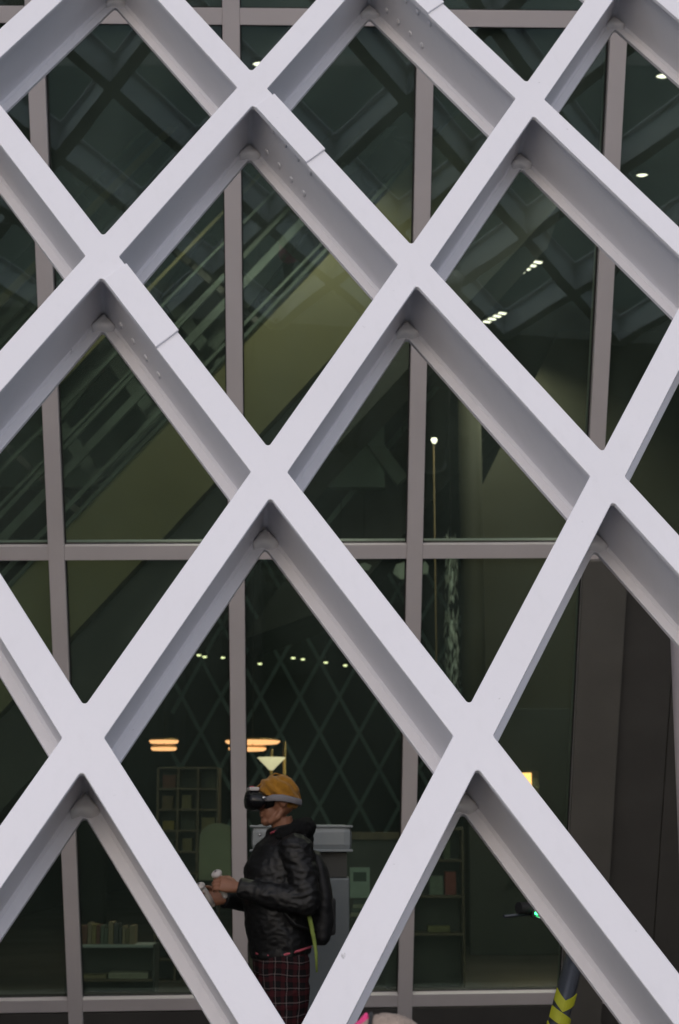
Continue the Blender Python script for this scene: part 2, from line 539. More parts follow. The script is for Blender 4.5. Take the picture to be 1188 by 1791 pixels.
pp = [along(s0, -WF * .2), along(s0 + .02, -wp), along(s1 + .018, -wp), along(s1 - .018, wp), along(s0 - .02, wp)]
pp = [(x, y) for x, y in pp]
lo = [(x, y, .0006) for x, y in pp]; hi = [(x, y, .0090) for x, y in pp]
cx = sum(p[0] for p in pp) / 5; cy = sum(p[1] for p in pp) / 5
hi2 = [(cx + (x - cx) * .985, cy + (y - cy) * .985, .0105) for x, y in pp]
pl.add(lo + hi + hi2, [tuple(range(5)), tuple(10 + i for i in range(5))] + [(i, (i + 1) % 5, 5 + (i + 1) % 5, 5 + i) for i in range(5)] + [(5 + i, 5 + (i + 1) % 5, 10 + (i + 1) % 5, 10 + i) for i in range(5)])
me_plate = pl.mesh('splice_plate', M_beam)
SPLICED = {(0, 2), (1, 3), (2, 4)}
C0, C1, J0, J1 = -5, 8, -1, 8
for j in range(J0, J1):
    for i in range(C0, C1 + 1):
        if (i + j) % 2: continue
        for mir in (0, 1):
            i2 = i + (-1 if mir else 1)
            if not (C0 <= i2 <= C1): continue
            web = link('beam', MESH[mir][0], screen, (i * DU, j * DV, 0))
            link('front_flange', MESH[mir][1], web)
            link('rear_flange', MESH[mir][2], web)
            if mir and (i2, j + 1) in SPLICED:   # upper node is (i2, j+1): member runs down-right from it
                top = Vector((-DU, DV, 0))
                p = link('splice_plate', me_plate, web, top)
                for n_, s in enumerate((.165, .265, .365, .465)):
                    for d in (-.085, -.225):
                        x, y = along(s + (.03 if d > -.1 else 0), -.0110)
                        b = link('bolt', me_bolt, web, top + Vector((x, y, d)))
                        b.rotation_euler = Vector((-CN, -SN, 0)).to_track_quat('Z', 'Y').to_euler()
        if j > J0:
            y0 = -(WF + RF) / SN + RF
            wc = link('weld_cap', me_weld, screen, (i * DU, j * DV - .030, -DEPTH + .0176))

# ------------------------------------------------------------------ curtain wall leaning outwards
gU = Vector((.99917, .03924, .01115)); gV = Vector((.00788, -.45385, .89104)); gN = gU.cross(gV)
gV = gN.cross(gU).normalized(); gU.normalize(); gN.normalize()
cw = empty('curtain_wall')
GM = Matrix(((gU.x, gV.x, gN.x, -1.9246), (gU.y, gV.y, gN.y, 11.0167), (gU.z, gV.z, gN.z, 3.3715), (0, 0, 0, 1)))
cw.matrix_world = GM
tag(cw, 'outward leaning curtain wall of dark green glass in pinkish grey metal frames', 'glass wall')
MOD = 1.22
MW, TW = .054, .051
ROWS = [-3.5, 0.0, 3.5, 6.05]
mull = MB().box(-MW, MW, -3.79, 6.02, .004, .062, .003).mesh('mullion', M_mull)
fin = MB().box(-.034, .034, -3.70, 6.0, -.215, -.022, .003).mesh('fin', M_fin)
gask = MB().box(-MW - .008, -MW + .004, -3.79, 6.02, -.018, .012).box(MW - .004, MW + .008, -3.79, 6.02, -.018, .012).mesh('gasket', M_gasket)
G0, G1 = -3, 6
for i in range(G0, G1 + 1):
    m = link('mullion', mull, cw, (i * MOD, 0, 0))
    link('fin', fin, m)
    link('gasket', gask, m)
trans = MB().box(MW + .0006, MOD - MW - .0006, -TW, TW, .003, .056, .003).mesh('transom', M_mull)
tfin = MB().box(.036, MOD - .036, -.03, .03, -.16, -.022, .003).mesh('fin', M_fin)
tg = MB().box(MW + .01, MOD - MW - .01, -TW - .007, -TW + .004, -.018, .010).box(MW + .01, MOD - MW - .01, TW - .004, TW + .007, -.018, .010).mesh('gasket', M_gasket)
sill = MB().box(MW + .0006, MOD - MW - .0006, -.29, -TW - .02, -.03, .048, .003).mesh('sill_panel', M_panel2)  # dark finish stands in for the shade at the foot of the frames


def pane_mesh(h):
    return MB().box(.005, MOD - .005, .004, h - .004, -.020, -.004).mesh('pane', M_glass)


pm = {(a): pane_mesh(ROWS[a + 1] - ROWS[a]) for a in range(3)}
infill_col = 3
for i in range(G0, G1):
    for a in range(3):
        t = link('transom', trans, cw, (i * MOD, ROWS[a], 0))
        link('gasket', tg, t)
        if a: link('fin', tfin, t)
        if a == 0 and i == infill_col: continue
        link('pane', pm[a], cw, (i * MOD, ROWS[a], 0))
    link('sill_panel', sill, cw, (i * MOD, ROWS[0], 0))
    link('transom', trans, cw, (i * MOD, ROWS[3] - .03, 0))
# opaque metal infill right of the fourth mullion, lower storey: a proud jamb and two recessed sheets
x0 = infill_col * MOD
MB().box(x0 - MW - .006, x0 + .25, -3.76, -.055, .063, .105, .006).build('metal_jamb', M_panel, cw)
MB().box(x0 + MW + .001, x0 + .62, -3.44, -.055, -.02, .030, .004).build('metal_panel', M_panel2, cw)
MB().box(x0 + .626, x0 + MOD - MW - .001, -3.44, -.055, -.02, .030, .004).build('metal_panel', M_panel2, cw)

# ------------------------------------------------------------------ interior shell
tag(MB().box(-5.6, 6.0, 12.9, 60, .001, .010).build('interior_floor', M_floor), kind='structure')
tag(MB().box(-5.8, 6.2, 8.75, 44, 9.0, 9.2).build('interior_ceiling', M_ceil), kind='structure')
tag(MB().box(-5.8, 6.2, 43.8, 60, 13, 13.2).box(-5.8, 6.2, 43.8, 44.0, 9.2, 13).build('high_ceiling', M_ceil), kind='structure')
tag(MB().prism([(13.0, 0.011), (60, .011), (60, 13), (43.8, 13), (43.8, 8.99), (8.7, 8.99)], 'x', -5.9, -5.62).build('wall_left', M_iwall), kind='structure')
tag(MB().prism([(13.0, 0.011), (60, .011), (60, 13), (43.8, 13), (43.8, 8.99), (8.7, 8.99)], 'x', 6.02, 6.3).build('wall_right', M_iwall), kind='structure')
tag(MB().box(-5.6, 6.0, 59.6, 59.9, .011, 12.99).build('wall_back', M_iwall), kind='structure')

# unseen cheek walls added at the ends of the walk to cut side light
for xa, nm in ((-4.45, 'light_block_wall_left'), (4.75, 'light_block_wall_right')):
    tag(MB().prism([(4.3, 0.002), (12.6, .002), (8.7, 8.6)], 'x', xa, xa + .25).build(nm, M_iwall), kind='structure')

# backdrop wall added to brighten the view through the upper left panes
tag(MB().box(-5.6, .55, 19.5, 19.7, 5.6, 8.99).build('wall_upper_backdrop', mat('grey_green_wall', (.095, .145, .115), .8, 0, .3, .8)), kind='structure')

# far side of the hall: the same lattice seen from within, as long slender diagonals
far = empty('far_lattice', (0, 54, 0))
tag(far, 'dim teal diamond lattice wall at the far end of the hall', 'lattice')
fu, fv = 1.30, 2.36
x_lo, x_hi, z_lo, z_hi = -5.5, 5.9, .1, 12.9


def clip_line(p, d):
    t0, t1 = -1e9, 1e9
    for c in (0, 1):
        lo_, hi_ = ((x_lo, x_hi), (z_lo, z_hi))[c]
        a, b = (lo_ - p[c]) / d[c], (hi_ - p[c]) / d[c]
        if a > b: a, b = b, a
        t0 = max(t0, a); t1 = min(t1, b)
    return t0, t1


for sgn in (-1, 1):
    for k in range(-14, 15):
        p = (k * fu, 1.1); d = (sgn * fu, fv)
        t0, t1 = clip_line(p, d)
        if t1 - t0 < .2: continue
        a = (p[0] + d[0] * t0, p[1] + d[1] * t0); b = (p[0] + d[0] * t1, p[1] + d[1] * t1)
        w = .055
        nx, nz = d[1], -d[0]; ln = math.hypot(nx, nz); nx, nz = nx / ln * w, nz / ln * w
        yy = 0 if sgn > 0 else .16
        MB().prism([(a[0] - nx, a[1] - nz), (a[0] + nx, a[1] + nz), (b[0] + nx, b[1] + nz), (b[0] - nx, b[1] - nz)], 'y', yy, yy + .15).build('diagonal_bar', M_teal, far)


# ------------------------------------------------------------------ lamps inside
def spot(parent, loc, energy, color, size=R(110), rad=.06, aim=None):
    d = bpy.data.lights.new('lamp_light', 'SPOT')
    d.energy = energy; d.color = color; d.spot_size = size; d.spot_blend = .6; d.shadow_soft_size = rad
    o = bpy.data.objects.new('lamp_light', d)
    col.objects.link(o); o.parent = parent; o.location = loc
    if aim is not None:
        o.rotation_euler = Vector(aim).to_track_quat('-Z', 'Y').to_euler()
    return o


def downlight(x, y, z, r, energy, label, group=None, cool=True):
    e = empty('ceiling_downlight', (x, y, z))
    MB().lathe([(r * 1.35, 0), (r * 1.35, -.03), (r * 1.12, -.045), (r * 1.02, -.02), (r * 1.02, -.002)], n=20).build('trim_ring', M_blackm, e)
    MB().lathe([(0.0, -.032), (r * .7, -.030), (r, -.018), (r, -.008), (0, -.008)], n=20).build('lens', M_cool if cool else M_spot, e)
    if energy: spot(e, (0, 0, -.06), energy, (1, .9, .74), R(130))
    return tag(e, label, 'light', group)


downlight(3.26, 15.36, 8.99, .07, 220, 'round ceiling downlight glowing in the top right corner')
downlight(3.51, 17.9, 8.99, .07, 220, 'round ceiling downlight glowing just below the top right corner one')
downlight(-.79, 15.1, 8.99, .07, 320, 'ceiling downlight sparkling above the upper left beam crossing')


def led_fixture(x, y, z, rz, label):
    e = empty('led_fixture', (x, y, z), rz)
    MB().box(-.08, .08, -.30, .30, -.05, 0, .008).build('housing', M_blackm, e)
    for k in range(4):
        MB().box(-.055, .055, -.255 + k * .15, -.195 + k * .15, -.062, -.051, .003).build('led_bar', M_cool, e)
    spot(e, (0, 0, -.12), 220, (1, .93, .8), R(140))
    return tag(e, label, 'light', 'four bar ceiling lights')


led_fixture(2.55, 21.0, 8.99, R(25), 'upper right one of two ceiling lights made of four glowing bars')
led_fixture(2.29, 23.2, 8.99, R(25), 'lower left one of two ceiling lights made of four glowing bars')

# distant small ceiling spots hung at one level far back in the hall
fl = [(-1.943, 5.51, 'brightest small far light right of the second mullion'),
      (-1.133, 5.65, 'faint small far light near middle of the row'),
      (-.895, 5.62, 'small far light beside the faint middle one'),
      (-.335, 5.54, 'small far light second from the lattice beam'),
      (.14, 5.47, 'small far light closest to the lattice beam'),
      (-3.442, 5.72, 'leftmost small yellow far light left of second mullion'),
      (-3.301, 5.68, 'middle small yellow far light left of second mullion'),
      (-2.853, 5.66, 'rightmost small yellow far light left of second mullion'),
      (-1.604, 6.92, 'upper small far light under the transom'),
      (-1.785, 6.70, 'tiny far light just below the upper one')]
for x, z, lab in fl:
    e = empty('pendant_spot', (x, 40, z))
    MB().tube([(0, 0, .10), (0, 0, 9.0 - z)], .006, 6).build('rod', M_blackm, e)
    MB().lathe([(.055, 0), (.06, .03), (.05, .10), (0, .11)], n=12).build('can', M_blackm, e)
    MB().lathe([(0, -.035), (.045, -.03), (.05, -.004), (0, -.002)], n=12).build('lens', M_spot, e)
    spot(e, (0, .05, -.02), 20, (.9, .95, .85), R(100), .05, aim=(0, 1, -.15))
    tag(e, lab, 'light', 'small spots far back in the hall')

# two-tier glowing disc pendants


def disc_pendant(x, y, zt, zb, rt, rb, xo, label, energy):
    e = empty('disc_pendant', (x, y, 0))
    for (z, r, dx) in ((zt, rt, 0), (zb, rb, xo)):
        d = MB().lathe([(0, .028), (r * .9, .026), (r, .014), (r, .006), (0, .005)], (dx, 0, z), 32).build('disc_shade', M_brass, e)
        MB().lathe([(0, -.030), (r * .9, -.028), (r * .985, -.008), (r * .985, .004), (0, .004)], (dx, 0, z), 32).build('diffuser', M_warm, d)
    MB().tube([(0, 0, zb), (0, 0, 8.99)], .006, 6).build('cord', M_blackm, e)
    spot(e, (0, 0, zb - .1), energy, (1, .62, .32), R(150), .15)
    return tag(e, label, 'pendant lamp', 'warm disc pendants')


disc_pendant(-2.02, 19, 2.51, 2.43, .17, .15, 0, 'pair of warm glowing stacked discs hanging left of the mullion', 6)
disc_pendant(-1.00, 19, 2.505, 2.425, .32, .22, -.06, 'wider warm glowing stacked discs hanging above the mustard hat', 7)

# brass floor lamp with inverted cone shade
e = empty('floor_lamp', (-.74, 18, .01))
for dx, h in ((0, 2.36), (.143, 2.44)):
    MB().tube([(dx, 0, .02), (dx, 0, h)], .017, 10).build('post', M_brass, e)
MB().lathe([(.22, 0), (.22, .015), (.03, .03), (0, .03)], (.07, 0, 0), 24).build('base', M_brass, e)
MB().lathe([(.02, 2.13), (.06, 2.17), (.155, 2.265), (.150, 2.268), (.05, 2.18), (0, 2.16)], (.0, -.02, 0), 24).build('cone_shade', glow('shade_glow', (1, .80, .52), .7), e)
tag(e, 'brass floor lamp with two posts and pale cone shade behind the hat', 'lamp')

# tall slim light pole
e = empty('light_pole', (.95, 16, .01))
MB().tube([(0, 0, .02), (-.005, 0, 5.30)], [.011, .008], 10).build('pole', mat('dull_brass', (.16, .11, .04), .6, .3), e)
MB().lathe([(.0, 5.36), (.026, 5.355), (.033, 5.335), (.015, 5.30), (0, 5.30)], n=14).build('lamp_head', M_cool, e)
MB().lathe([(.16, 0), (.16, .012), (.03, .02), (0, .02)], n=20).build('base', M_brass, e)
spot(e, (0, -.05, 5.28), .35, (1, .8, .45), R(60), .03, aim=(.0, .04, -1))
tag(e, 'tall slim brass light pole with a small bright head', 'lamp')

# warm lantern behind lower right beam
e = empty('wall_lantern', (2.29, 20, 1.80))
MB().box(-.10, .02, -.05, .05, 0, .38, .006).build('glowing_panel', glow('lantern_glow', (1, .50, .16), 2.0), e)
MB().box(.024, .105, -.06, .06, -.02, .40, .005).build('wooden_frame', M_wood, e)
MB().box(-.03, .03, .05, .6, .1, .16).build('bracket', M_wood, e)
spot(e, (0, -.1, .2), 10, (1, .65, .3), R(140), .1, aim=(0, -1, -.3))
tag(e, 'small warm glowing lantern with wooden frame behind the lower right beam', 'lantern')
tag(MB().box(1.6, 3.4, 20.6, 20.75, .01, 3.0, .01).build('partition', M_iwall), 'dark partition standing behind the warm lantern', 'partition')

# ------------------------------------------------------------------ big interior forms
# sloping olive girder with charcoal underside (rises to the right)
e = empty('sloping_girder', (0, 16, 0))
dirv = Vector((2.838, 0, 3.169)).normalized()     # in x,z
px = Vector((-.38, 0, 5.85)); nrm = Vector((-dirv.z, 0, dirv.x))


def para(t0, t1, o0, o1, y0, y1, name, m, parent):
    q = [px + dirv * t0 + nrm * o0, px + dirv * t1 + nrm * o0, px + dirv * t1 + nrm * o1, px + dirv * t0 + nrm * o1]
    return MB().prism([(p.x, p.z) for p in q], 'y', y0, y1).build(name, m, parent)


para(-7.2, 3.9, .02, .80, 0, .35, 'olive_side', M_olive, e)
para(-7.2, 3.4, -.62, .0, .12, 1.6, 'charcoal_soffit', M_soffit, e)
para(-7.2, 3.9, .802, .84, -.02, .37, 'capping', M_slat, e)
tag(e, 'olive green sloping girder with dark underside behind the left panes', 'girder')

# slatted screen above the girder, slats running up to the right
e = empty('slatted_screen', (0, 16.6, 0))
for k in range(15):
    o = .98 + k * .18 + random.uniform(-.05, .05)
    wv = random.uniform(.03, .11)
    tt = 3.9 - k * .12 - random.uniform(0, .8)
    t0 = -7.0 + k * .15 + random.uniform(0, 1.2)
    dl = random.uniform(-.10, .10); tp = random.uniform(.15, .9)
    q = [px + dirv * t0 + nrm * o, px + dirv * tt + nrm * (o + dl), px + dirv * tt + nrm * (o + dl + wv * tp), px + dirv * t0 + nrm * (o + wv)]
    ya = .03 * (k % 5)
    MB().prism([(p.x, p.z) for p in q], 'y', ya, ya + .028).build('slat', M_slat if k % 6 else M_olive, e)
for t in (-5.2, -2.4, .4, 3.0):
    para(t, t + .07, .8, 3.5, .34, .42, 'post', M_soffit, e)
tag(e, 'screen of teal slats sloping up to the right above the olive girder', 'screen')

# broad crossing teal bars, added to imitate lattice reflections in the upper left panes
ib = empty('reflection_bars', (0, 17.6, 0))
bx0, bx1, bz0, bz1 = -3.3, .75, 5.3, 8.95
for sgn in (-1, 1):
    for k in range(-6, 8):
        p = (k * 1.12 - .35, 5.2); d = (sgn * .56, .78)
        t0, t1 = -1e9, 1e9
        for c, (lo_, hi_) in enumerate(((bx0, bx1), (bz0, bz1))):
            a, b = sorted(((lo_ - p[c]) / d[c], (hi_ - p[c]) / d[c]))
            t0 = max(t0, a); t1 = min(t1, b)
        if t1 - t0 < .3: continue
        a = Vector((p[0] + d[0] * t0, p[1] + d[1] * t0)); b = Vector((p[0] + d[0] * t1, p[1] + d[1] * t1))
        nn = Vector((d[1], -d[0])).normalized() * .075
        yy = 0 if sgn > 0 else .13
        MB().prism([tuple(a - nn), tuple(a + nn), tuple(b + nn), tuple(b - nn)], 'y', yy, yy + .12).build('reflection_bar', M_slat, ib)
tag(ib, 'broad teal crossing bars imitating reflections in the upper left panes', 'bracing')

# dull olive sloping wall on the right
ow = MB().prism([(2.0, .011), (2.05, 6.4), (2.62, 7.55), (3.35, 8.98), (5.98, 8.98), (5.98, .011)], 'y', 24, 24.4).build('olive_wall', M_olived)
tag(ow, 'dull olive wall with slanted left edge behind the right panes', 'wall')
# round columns
for x, y, r, lab, m in ((1.80, 22, .16, 'slim round olive column right of the silver garland', M_olived), (-3.9, 26, .3, 'thick round dark column deep in the left of the hall', M_iwall)):
    MBc = MB().lathe([(r, .012), (r, 8.98)], (x, y, 0), 32).build('column', m)
    tag(MBc, lab, 'column')

# dark sloping stair underside behind second and third panes
st = empty('sloping_ramp', (0, 27, 0))
MB().prism([(-.9, 5.6), (1.7, 8.9), (3.2, 8.9), (.1, 5.2), (-1.6, 4.6)], 'y', 0, 3).build('slab', M_soffit, st)
MB().prism([(-.95, 5.66), (1.6, 8.93), (1.7, 8.9), (-.9, 5.6)], 'y', -.05, 0).build('edge_trim', M_teal, st)
tag(st, 'dark sloping ramp slab high behind the middle panes', 'ramp')

# silver garland hanging
gl = empty('silver_garland', (1.24, 18, 0))
MB().tube([(0, 0, 2.85), (0, 0, 8.99)], .006, 6).build('cord', M_blackm, gl)
leafs = MB()
rnd = random.Random(3)
for k in range(210):
    z = rnd.uniform(2.88, 4.75)
    if 3.86 < z < 3.98: continue
    a = rnd.uniform(0, 6.28); r = rnd.uniform(.02, .085)
    c = Vector((math.cos(a) * r, math.sin(a) * r, z))
    d1 = Vector((rnd.uniform(-.3, .3), rnd.uniform(-.3, .3), 1)).normalized() * rnd.uniform(.05, .11)
    d2 = Vector((math.cos(a + 1.5), math.sin(a + 1.5), 0)) * rnd.uniform(.010, .022)
    d3 = Vector((math.cos(a), math.sin(a), 0)) * .004
    leafs.add([c - d1, c + d2, c + d1, c - d2, c + d3], [(0, 1, 4), (1, 2, 4), (2, 3, 4), (3, 0, 4), (3, 2, 1, 0)])
lf = leafs.build('foil_leaves', M_silver, gl)
lf['kind'] = 'stuff'
tag(gl, 'hanging garland of silver foil strips beside the third mullion', 'garland')

# pale acoustic panels just above transom
hx = [(.02, 4.66, .05, .03, 'small pale triangular panel near the beam'), (.30, 4.62, .09, .05, 'pale angular panel left of the hexagon'),
      (.77, 4.57, .12, .115, 'pale green hexagonal panel hanging above the transom'), (1.03, 4.60, .05, .09, 'narrow pale panel right of the third mullion')]
for x, z, a, b, lab in hx:
    k = 6 if a > .1 else 5
    poly = [(x + a * math.cos(2 * math.pi * q / k + .3) * (1 + .1 * (q % 2)), z + b * math.sin(2 * math.pi * q / k + .3)) for q in range(k)]
    e = empty('hanging_panel', (0, 19.5, 0))
    MB().prism(poly, 'y', 0, .03).build('panel', M_paper, e)
    MB().tube([(x, .015, z + b * .6), (x, .015, 8.99)], .004, 6).build('cord', M_blackm, e)
    tag(e, lab, 'panel', 'pale panels hanging above the transom')


# ------------------------------------------------------------------ furniture inside
def book(parent, x0, x1, y0, y1, z0, z1, colr, name='book'):
    key = 'book_%d_%d_%d' % tuple(int(c * 100) for c in colr)
    m = MATS.get(key) or mat(key, colr, .7, 0, .1, 20)
    o = MB().box(x0, x1, y0, y1, z0, z1, .003).build(name, m)
    return o


# cube shelving
cs = empty('cube_shelf', (-1.86, 17, .011))
cw_, ch_ = .205, .212
for c in range(4):
    MB().box(c * cw_ - .012, c * cw_ + .012, 0, .3, 0, ch_ * 10).build('upright', M_wood, cs)
for r in range(11):
    for c in range(3):
        MB().box(c * cw_ + .0125, (c + 1) * cw_ - .0125, 0, .3, r * ch_ - .010, r * ch_ + .010).build('shelf_board', M_wood, cs)
MB().box(-.01, 3 * cw_ + .01, .301, .32, 0, ch_ * 10).build('back_board', M_shelfd, cs)
tag(cs, 'tall wooden cube shelf left of the second mullion', 'shelf')
nb = 0
words = ['top', 'upper', 'middle', 'lower']
for r in range(6, 10):
    for c in range(3):
        if (r, c) in ((8, 2), (9, 1)): continue
        w = rnd.uniform(.09, .15); h = rnd.uniform(.09, .16)
        x = -1.86 + c * cw_ + .0125 + rnd.uniform(.01, .17 - w); z = .011 + r * ch_ + .0105
        o = book(None, x, x + w, 17.06, 17.22, z, z + h, rnd.choice([(.14, .09, .04), (.20, .16, .07), (.06, .06, .04), (.24, .17, .03), (.16, .05, .03)]), 'storage_box')
        tag(o, 'small storage box in %s row, %s column of the cube shelf' % (words[9 - r], ['left', 'centre', 'right'][c]), 'box', 'boxes in the cube shelf')

# pale green rounded board on a stand
gb = empty('notice_board', (-1.02, 14, .011))
pts = []
for k in range(13):
    a = math.pi * k / 12
    pts.append((.0 + .155 * math.cos(a), 1.43 + .12 * math.sin(a)))
pts += [(-.155, 1.08), (.155, 1.08)]
MB().prism(pts, 'y', 0, .03).build('board', M_green, gb)
pts2 = [(x * .82, 1.08 + (z - 1.08) * .82 + .03) for x, z in pts]
MB().prism(pts2, 'y', -.006, -.001).build('inset_panel', mat('inset_green', (.26, .27, .17), .6), gb)
MB().tube([(0, .015, 0), (0, .015, 1.09)], .014, 8).build('stand', M_blackm, gb)
MB().lathe([(.16, 0), (.16, .012), (.02, .02), (0, .02)], (0, .015, 0), 20).build('base', M_blackm, gb)
tag(gb, 'pale green round topped board on a stand left of the jacket', 'board')

# low bookcase lower left
lb = empty('low_bookcase', (-2.30, 14.5, .011))
MB().box(-.02, .70, 0, .32, .50, .525, .004).build('top_shelf', M_shelfw, lb)
MB().box(-.02, .70, 0, .32, .22, .24, .004).build('middle_shelf', M_wood, lb)
MB().box(-.02, .70, 0, .32, .05, .07, .004).build('bottom_shelf', M_wood, lb)
for x in (-.045, .7005):
    MB().box(x, x + .022, 0, .32, 0, .53, .004).build('side_panel', M_shelfd, lb)
MB().box(-.02, .70, .321, .335, 0, .50).build('back_board', M_shelfd, lb)
tag(lb, 'low bookcase with a pale top shelf behind the lower left pane', 'bookcase')
x = -2.30; k = 0
ordn = ['first', 'second', 'third', 'fourth', 'fifth', 'sixth', 'seventh', 'eighth', 'ninth', 'tenth', 'eleventh', 'twelfth', 'thirteenth', 'fourteenth', 'fifteenth']
while x < -1.78 and k < 14:
    w = rnd.uniform(.028, .052); h = rnd.uniform(.13, .19)
    o = book(None, x, x + w - .003, 14.54, 14.72, .537, .537 + h, rnd.choice([(.24, .19, .07), (.14, .11, .05), (.10, .12, .09), (.26, .20, .12), (.05, .05, .05), (.16, .06, .04), (.06, .08, .12)]))
    tag(o, 'upright book, %s from the left on the low bookcase top' % ordn[k], 'book', 'books on the low bookcase')
    x += w; k += 1
for k, (xa, xb, z, h, lab) in enumerate(((-2.28, -2.0, .252, .03, 'flat tan book lying at left on the middle shelf'), (-1.98, -1.64, .252, .05, 'flat pale book lying at right on the middle shelf'),
                                         (-2.2, -1.85, .082, .04, 'flat book on the lowest shelf of the low bookcase'))):
    tag(book(None, xa, xb, 14.53, 14.75, z, z + h, ((.25, .2, .1), (.35, .33, .24), (.2, .16, .1))[k]), lab, 'book', 'books on the low bookcase')
cup = MB().lathe([(.03, 0), (.04, .01), (.042, .06), (.036, .075), (.03, .09), (.026, .09), (.026, .02), (0, .02)], (-1.48, 14.45, .0105), 16).build('glass_jar', M_silver)
tag(cup, 'small shiny jar on floor beside the low bookcase', 'jar')

# bookcase behind the right lower panes
rb = empty('open_bookcase', (.62, 15.2, .011))
for xx in (0, .50):
    MB().box(xx - .012, xx + .012, 0, .3, 0, 1.52, .004).build('side_panel', M_wood, rb)
for zz in (.05, .57, .90, 1.22, 1.50):
    MB().box(.013, .487, 0, .3, zz - .012, zz + .012, .003).build('shelf_board', M_wood, rb)
MB().box(.0, .5, .301, .315, 0, 1.52).build('back_board', M_shelfd, rb)
tag(rb, 'open wooden bookcase right of the third mullion', 'bookcase')
o = book(None, .96, 1.06, 15.26, 15.42, .924, 1.13, (.28, .06, .05)); tag(o, 'red book facing out on the open bookcase', 'book', 'books on the open bookcase')
o = book(None, .82, .94, 15.26, 15.42, .924, 1.09, (.20, .24, .18)); tag(o, 'greyish book left of the red book', 'book', 'books on the open bookcase')
o = book(None, .86, .92, 15.26, 15.42, 1.244, 1.44, (.30, .26, .16)); tag(o, 'tan book on the top shelf of the open bookcase', 'book', 'books on the open bookcase')
o = book(None, .95, 1.01, 15.26, 15.42, 1.244, 1.41, (.12, .14, .08)); tag(o, 'dark green book on the top shelf of the open bookcase', 'book', 'books on the open bookcase')
o = book(None, .80, 1.00, 15.26, 15.42, .594, .65, (.22, .20, .08)); tag(o, 'flat olive book on lower shelf of the open bookcase', 'book', 'books on the open bookcase')

# display table with poster, stacked books and a few boxes
dt = empty('display_table', (.05, 14.6, .011))
MB().box(-.25, .42, 0, .5, .72, .75, .006).build('table_top', M_shelfd, dt)
for xx in (-.22, .36):
    for yy in (.03, .44):
        MB().box(xx, xx + .03, yy, yy + .03, 0, .7195).build('leg', M_shelfd, dt)
tag(dt, 'dark display table behind the grey bin', 'table')
ps = empty('poster_stand', (.10, 14.66, .761))
MB().box(-.01, .165, .0, .014, .16, .42, .003).build('poster', M_paper, ps)
MB().box(.02, .135, -.004, -.001, .30, .38).build('printed_patch', M_slat, ps)
MB().box(.06, .09, .015, .14, 0.0, .03).box(.06, .09, .02, .04, .03, .3).build('prop', M_shelfd, ps)
tag(ps, 'pale green poster on stand right of the grey bin', 'poster')
for k in range(4):
    o = book(None, .10 + .008 * k, .27 + .006 * k, 14.62 - .006 * k + .04, 14.655 + .04 - .0065 * k, .7625 + k * .036, .7625 + k * .036 + .033, ((.36, .34, .25), (.10, .12, .10), (.30, .30, .22), (.08, .10, .09))[k])
    tag(o, '%s flat book of the stack under the pale poster' % ('lowest', 'second', 'third', 'topmost')[k], 'book', 'books stacked under the poster')

orow = empty('counter', (.02, 16.4, .011))
MB().box(-.35, .75, 0, .4, 1.40, 1.47, .004).build('counter_top', M_wood, orow)
MB().box(-.33, .73, .05, .38, 0, 1.399).build('counter_body', M_shelfd, orow)
tag(orow, 'dark counter with a wooden top deep behind the grey bin', 'counter')

# ------------------------------------------------------------------ outside things: post, bin
wp_ = empty('white_post', (1.425, 6.4, 0))
MB().lathe([(.125, .02), (.125, 2.30), (.118, 2.32)], n=32).build('shaft', M_white, wp_)
MB().lathe([(.15, 0.001), (.15, .02), (.127, .022)], n=32).build('base_ring', M_mull, wp_)
MB().lathe([(.135, 2.3205), (.135, 2.35), (.10, 2.37), (0, 2.375)], n=32).build('cap', M_white, wp_)
tag(wp_, 'pinkish white round post at the right edge of the picture', 'post')

bn = empty('litter_bin', (-.20, 9.1, 0))
MB().box(-.245, .252, -.2, .2, .05, 1.252, .012).build('body', M_bind, bn)
MB().box(-.235, .240, -.17, .19, 1.2525, 1.385, .004).build('recess', M_shelfd, bn)
cp = MB().box(-.27, .265, -.225, .225, 1.3855, 1.53, .04).build('hood', M_bin, bn)
MB().box(-.276, .271, -.231, .231, 1.388, 1.40, .003).build('lower_rim', M_bin, cp)
MB().box(-.276, .271, -.231, .231, 1.515, 1.527, .003).build('upper_rim', M_bin, cp)
MB().box(-.225, .232, -.18, .18, .0, .0495).build('plinth', M_shelfd, bn)
tag(bn, 'tall grey metal bin with overhanging hood behind the person', 'bin')

# ------------------------------------------------------------------ person with headset
YP = 8.2


def W(x, s, z): return Vector((x, YP + s, z))


body = MB()
# trunk and legs
body.tube([W(-.29, 0, .90), W(-.30, 0, 1.02), W(-.305, 0, 1.18), W(-.285, 0, 1.34), W(-.265, 0, 1.43), W(-.262, 0, 1.47)], 1, 20, True,
          [(.105, .155), (.10, .14), (.115, .15), (.115, .17), (.08, .15), (.055, .07)], up=(1, 0, 0))
for s in (-1, 1):
    body.tube([W(-.285, s * .085, .93), W(-.285, s * .095, .72), W(-.295, s * .10, .50), W(-.275, s * .10, .32), W(-.262, s * .10, .09)], [.088, .078, .056, .053, .036], 14)
    body.tube([W(-.245, s * .10, .045), W(-.31, s * .105, .045), W(-.40, s * .11, .035)], [.036, .04, .03], 10)
